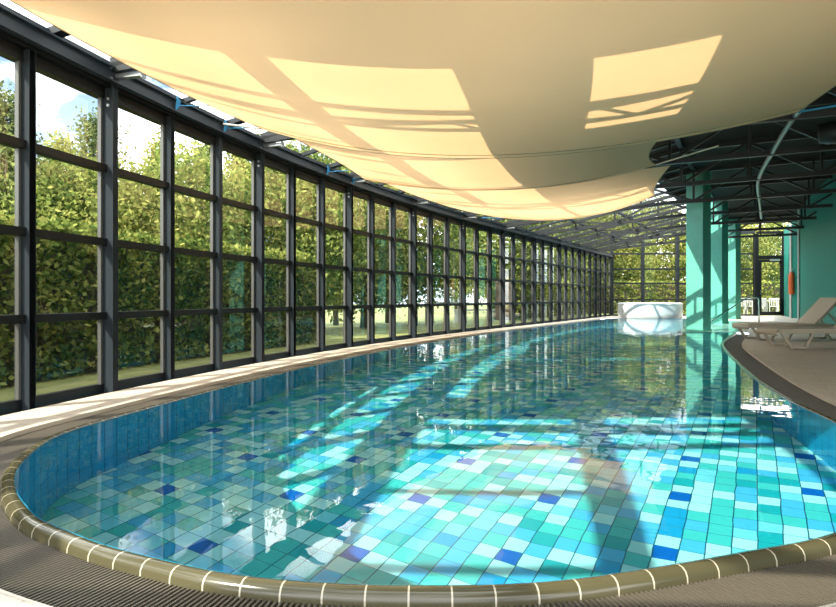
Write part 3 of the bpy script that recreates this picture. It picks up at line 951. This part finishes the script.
TR = [('dark', 4, 10.5, .70, 'showing at the left edge of the photo above the hedge'),
      ('round', 38, 11.0, .70, 'low in the left half of the second window from the left'),
      ('poplar', 60, 14.5, .70, 'left of centre in the second window from the left'),
      ('yellow', 84, 11.0, .72, 'low in the right half of the second window from the left'),
      ('dark', 97, 14.0, .80, 'close to the right side of the second window from the left'),
      ('yellow', 138, 12.0, .78, 'low in the third window from the left above the hedge'),
      ('poplar', 160, 17.5, .82, 'standing highest in the third window from the left'),
      ('round', 190, 13.5, .84, 'low in the fourth window from the left'),
      ('dark', 206, 18.0, .86, 'standing highest in the fourth window from the left'),
      ('poplar', 240, 16.5, .76, 'seen through the fifth window from the left'),
      ('yellow', 280, 15.5, 1.02, 'seen through the sixth window from the left'),
      ('round', 312, 15.5, .96, 'seen through the seventh window from the left'),
      ('poplar', 336, 20.0, .82, 'rising in the eighth window from the left'),
      ('yellow', 364, 18.0, 1.04, 'seen through the ninth window from the left'),
      ('poplar', 388, 22.0, .98, 'seen through the tenth window from the left'),
      ('round', 413, 20, 1.2, 'seen through the eleventh window from the left'),
      ('dark', 456, 36.0, .9, 'far across the lawn behind the white garden bench'),
      ('yellow', 490, 27.0, 1.3, 'on the lawn to the right of the white garden bench'),
      ('round', 512, 26.0, 1.25, 'seen through the narrow windows left of the truss ends'),
      ('round', 552, 35.0, 1.5, 'seen through the crowded windows near the far corner'),
      ('yellow', 592, 40.0, 1.5, 'seen at the far left corner of the hall')]
for k, px, Y, s, wh in TR: tree(k, *at(px, Y), s, wh, g1)
g2 = 'trees beyond the far windows'
for k, px, Y, s, wh in [('yellow', 618, 40, 1.5, 'beyond the far windows above the left end of the white tub'),
                        ('yellow', 654, 45, 1.75, 'beyond the far windows straight above the white tub'),
                        ('round', 703, 44, 1.35, 'beyond the far windows partly behind the nearest green column'),
                        ('yellow', 742, 46, 1.55, 'beyond the far windows left of the glass door'),
                        ('round', 779, 47, 1.5, 'seen through the glass door')]:
    tree(k, *at(px, Y), s, wh, g2)
# hedges
def hedge(pts, wdt, h, dens, label, size=.04):
    vs = []; cs = []; core = MB()
    P = [Vector((p[0], p[1])) for p in pts]
    for a, b in zip(P, P[1:]):
        d = (b - a); L = d.length; d.normalize(); nn = Vector((-d.y, d.x))
        k = int(L * dens * (2 * h + wdt) / (h + 1))
        for _ in range(k):
            t = random.random() * L; q = random.random() * (2 * h + wdt)
            if q < h: o, z = -wdt / 2, q
            elif q < h + wdt: o, z = q - h - wdt / 2, h
            else: o, z = wdt / 2, q - h - wdt
            p = a + d * t + nn * (o + random.gauss(0, .05)); cs.append((p.x, p.y, z + random.gauss(0, .04)))
        m = Matrix(((d.x, nn.x, 0), (d.y, nn.y, 0), (0, 0, 1))).to_4x4(); m.translation = (a.x, a.y, 0)
        core.box(0, L, -wdt / 2 + .08, wdt / 2 - .08, -.05, h - .08, m)
    base = Vector((P[0].x, P[0].y, 0))
    r = empty('hedge', base); tag(r, label, 'hedge')
    c = np.array(cs) - np.array(base)
    v, f = leaves(c, size, 1, np.full(len(c), .02), .6)
    link('foliage', np_mesh('foliage', v, f, M['leaf_hedge']), r)
    core.v = [tuple(Vector(p) - base) for p in core.v]
    core.build('stems', M['bark'], r)
hedge([wp(i, -1.8)[:2] for i in (-9, -6, -3, 0, 3, 5.5, 8.2)], .8, 1.62, 3000, 'clipped green hedge running along outside the left glass wall')
hedge([at(585, 36), at(640, 35.5), at(712, 35.5), at(830, 36)], 1.2, 1.72, 520, 'clipped yellow green hedge outside the far windows and door', .08)
hedge([at(505, 24.5), at(540, 30), at(585, 36)], 1.0, 1.6, 520, 'clipped hedge outside the far end of the left glass wall', .08)

# white garden furniture outside
def garden_table(x, y, rzz, label, s=1.0):
    r = empty('garden_table', (x, y, -.03), rzz); r.scale = (s, s, s); tag(r, label, 'garden table', 'white garden furniture outside')
    MB().box(-.7, .7, -.35, .35, .70, .74).build('table_top', M['white_paint'], r)
    for sx in (-.6, .6):
        for sy in (-.28, .28): MB().box(sx - .04, sx + .04, sy - .04, sy + .04, 0, .70).build('leg', M['white_paint'], r)
def garden_chair(x, y, rzz, label):
    r = empty('garden_chair', (x, y, -.03), rzz); tag(r, label, 'garden chair', 'white garden furniture outside')
    MB().box(-.24, .24, -.24, .24, .42, .46).build('seat', M['white_paint'], r)
    mb = MB(); mb.box(-.24, .24, .22, .26, .80, .88)
    for k in range(5): mb.box(-.22 + .1 * k, -.18 + .1 * k, .225, .255, .46, .82)
    mb.build('backrest', M['white_paint'], r)
    for sx in (-.2, .2):
        for sy in (-.2, .2): MB().box(sx - .025, sx + .025, sy - .025, sy + .025, 0, .42).build('leg', M['white_paint'], r)
def garden_bench(x, y, rzz, label):
    r = empty('garden_bench', (x, y, -.03), rzz); tag(r, label, 'garden bench', 'white garden furniture outside')
    MB().box(-.75, .75, -.2, .2, .42, .47).build('seat', M['white_paint'], r)
    for sx in (-.65, .65): MB().box(sx - .05, sx + .05, -.18, .18, 0, .42).build('leg', M['white_paint'], r)
x, y = at(446, 21.0); garden_table(x, y, R(20), 'white garden table on the lawn outside the left glass wall')
x, y = at(474, 22.5); garden_bench(x, y, R(20), 'low white garden bench on the lawn to the right of the garden table')
x, y = at(744, 33.4); garden_table(x, y, 0, 'white terrace table outside the window left of the glass door')
x, y = at(765, 33.0); garden_table(x, y, R(30), 'white terrace table outside behind the glass door')
for px, Y, a, lb in ((738, 32.6, 200, 'white terrace chair outside at the left of the window beside the door'), (751, 32.8, 140, 'white terrace chair outside right of the left terrace table'),
                     (759, 32.2, 210, 'white terrace chair outside at the left side of the glass door'), (774, 32.4, 150, 'white terrace chair outside at the right side of the glass door')):
    x, y = at(px, Y); garden_chair(x, y, R(a), lb)
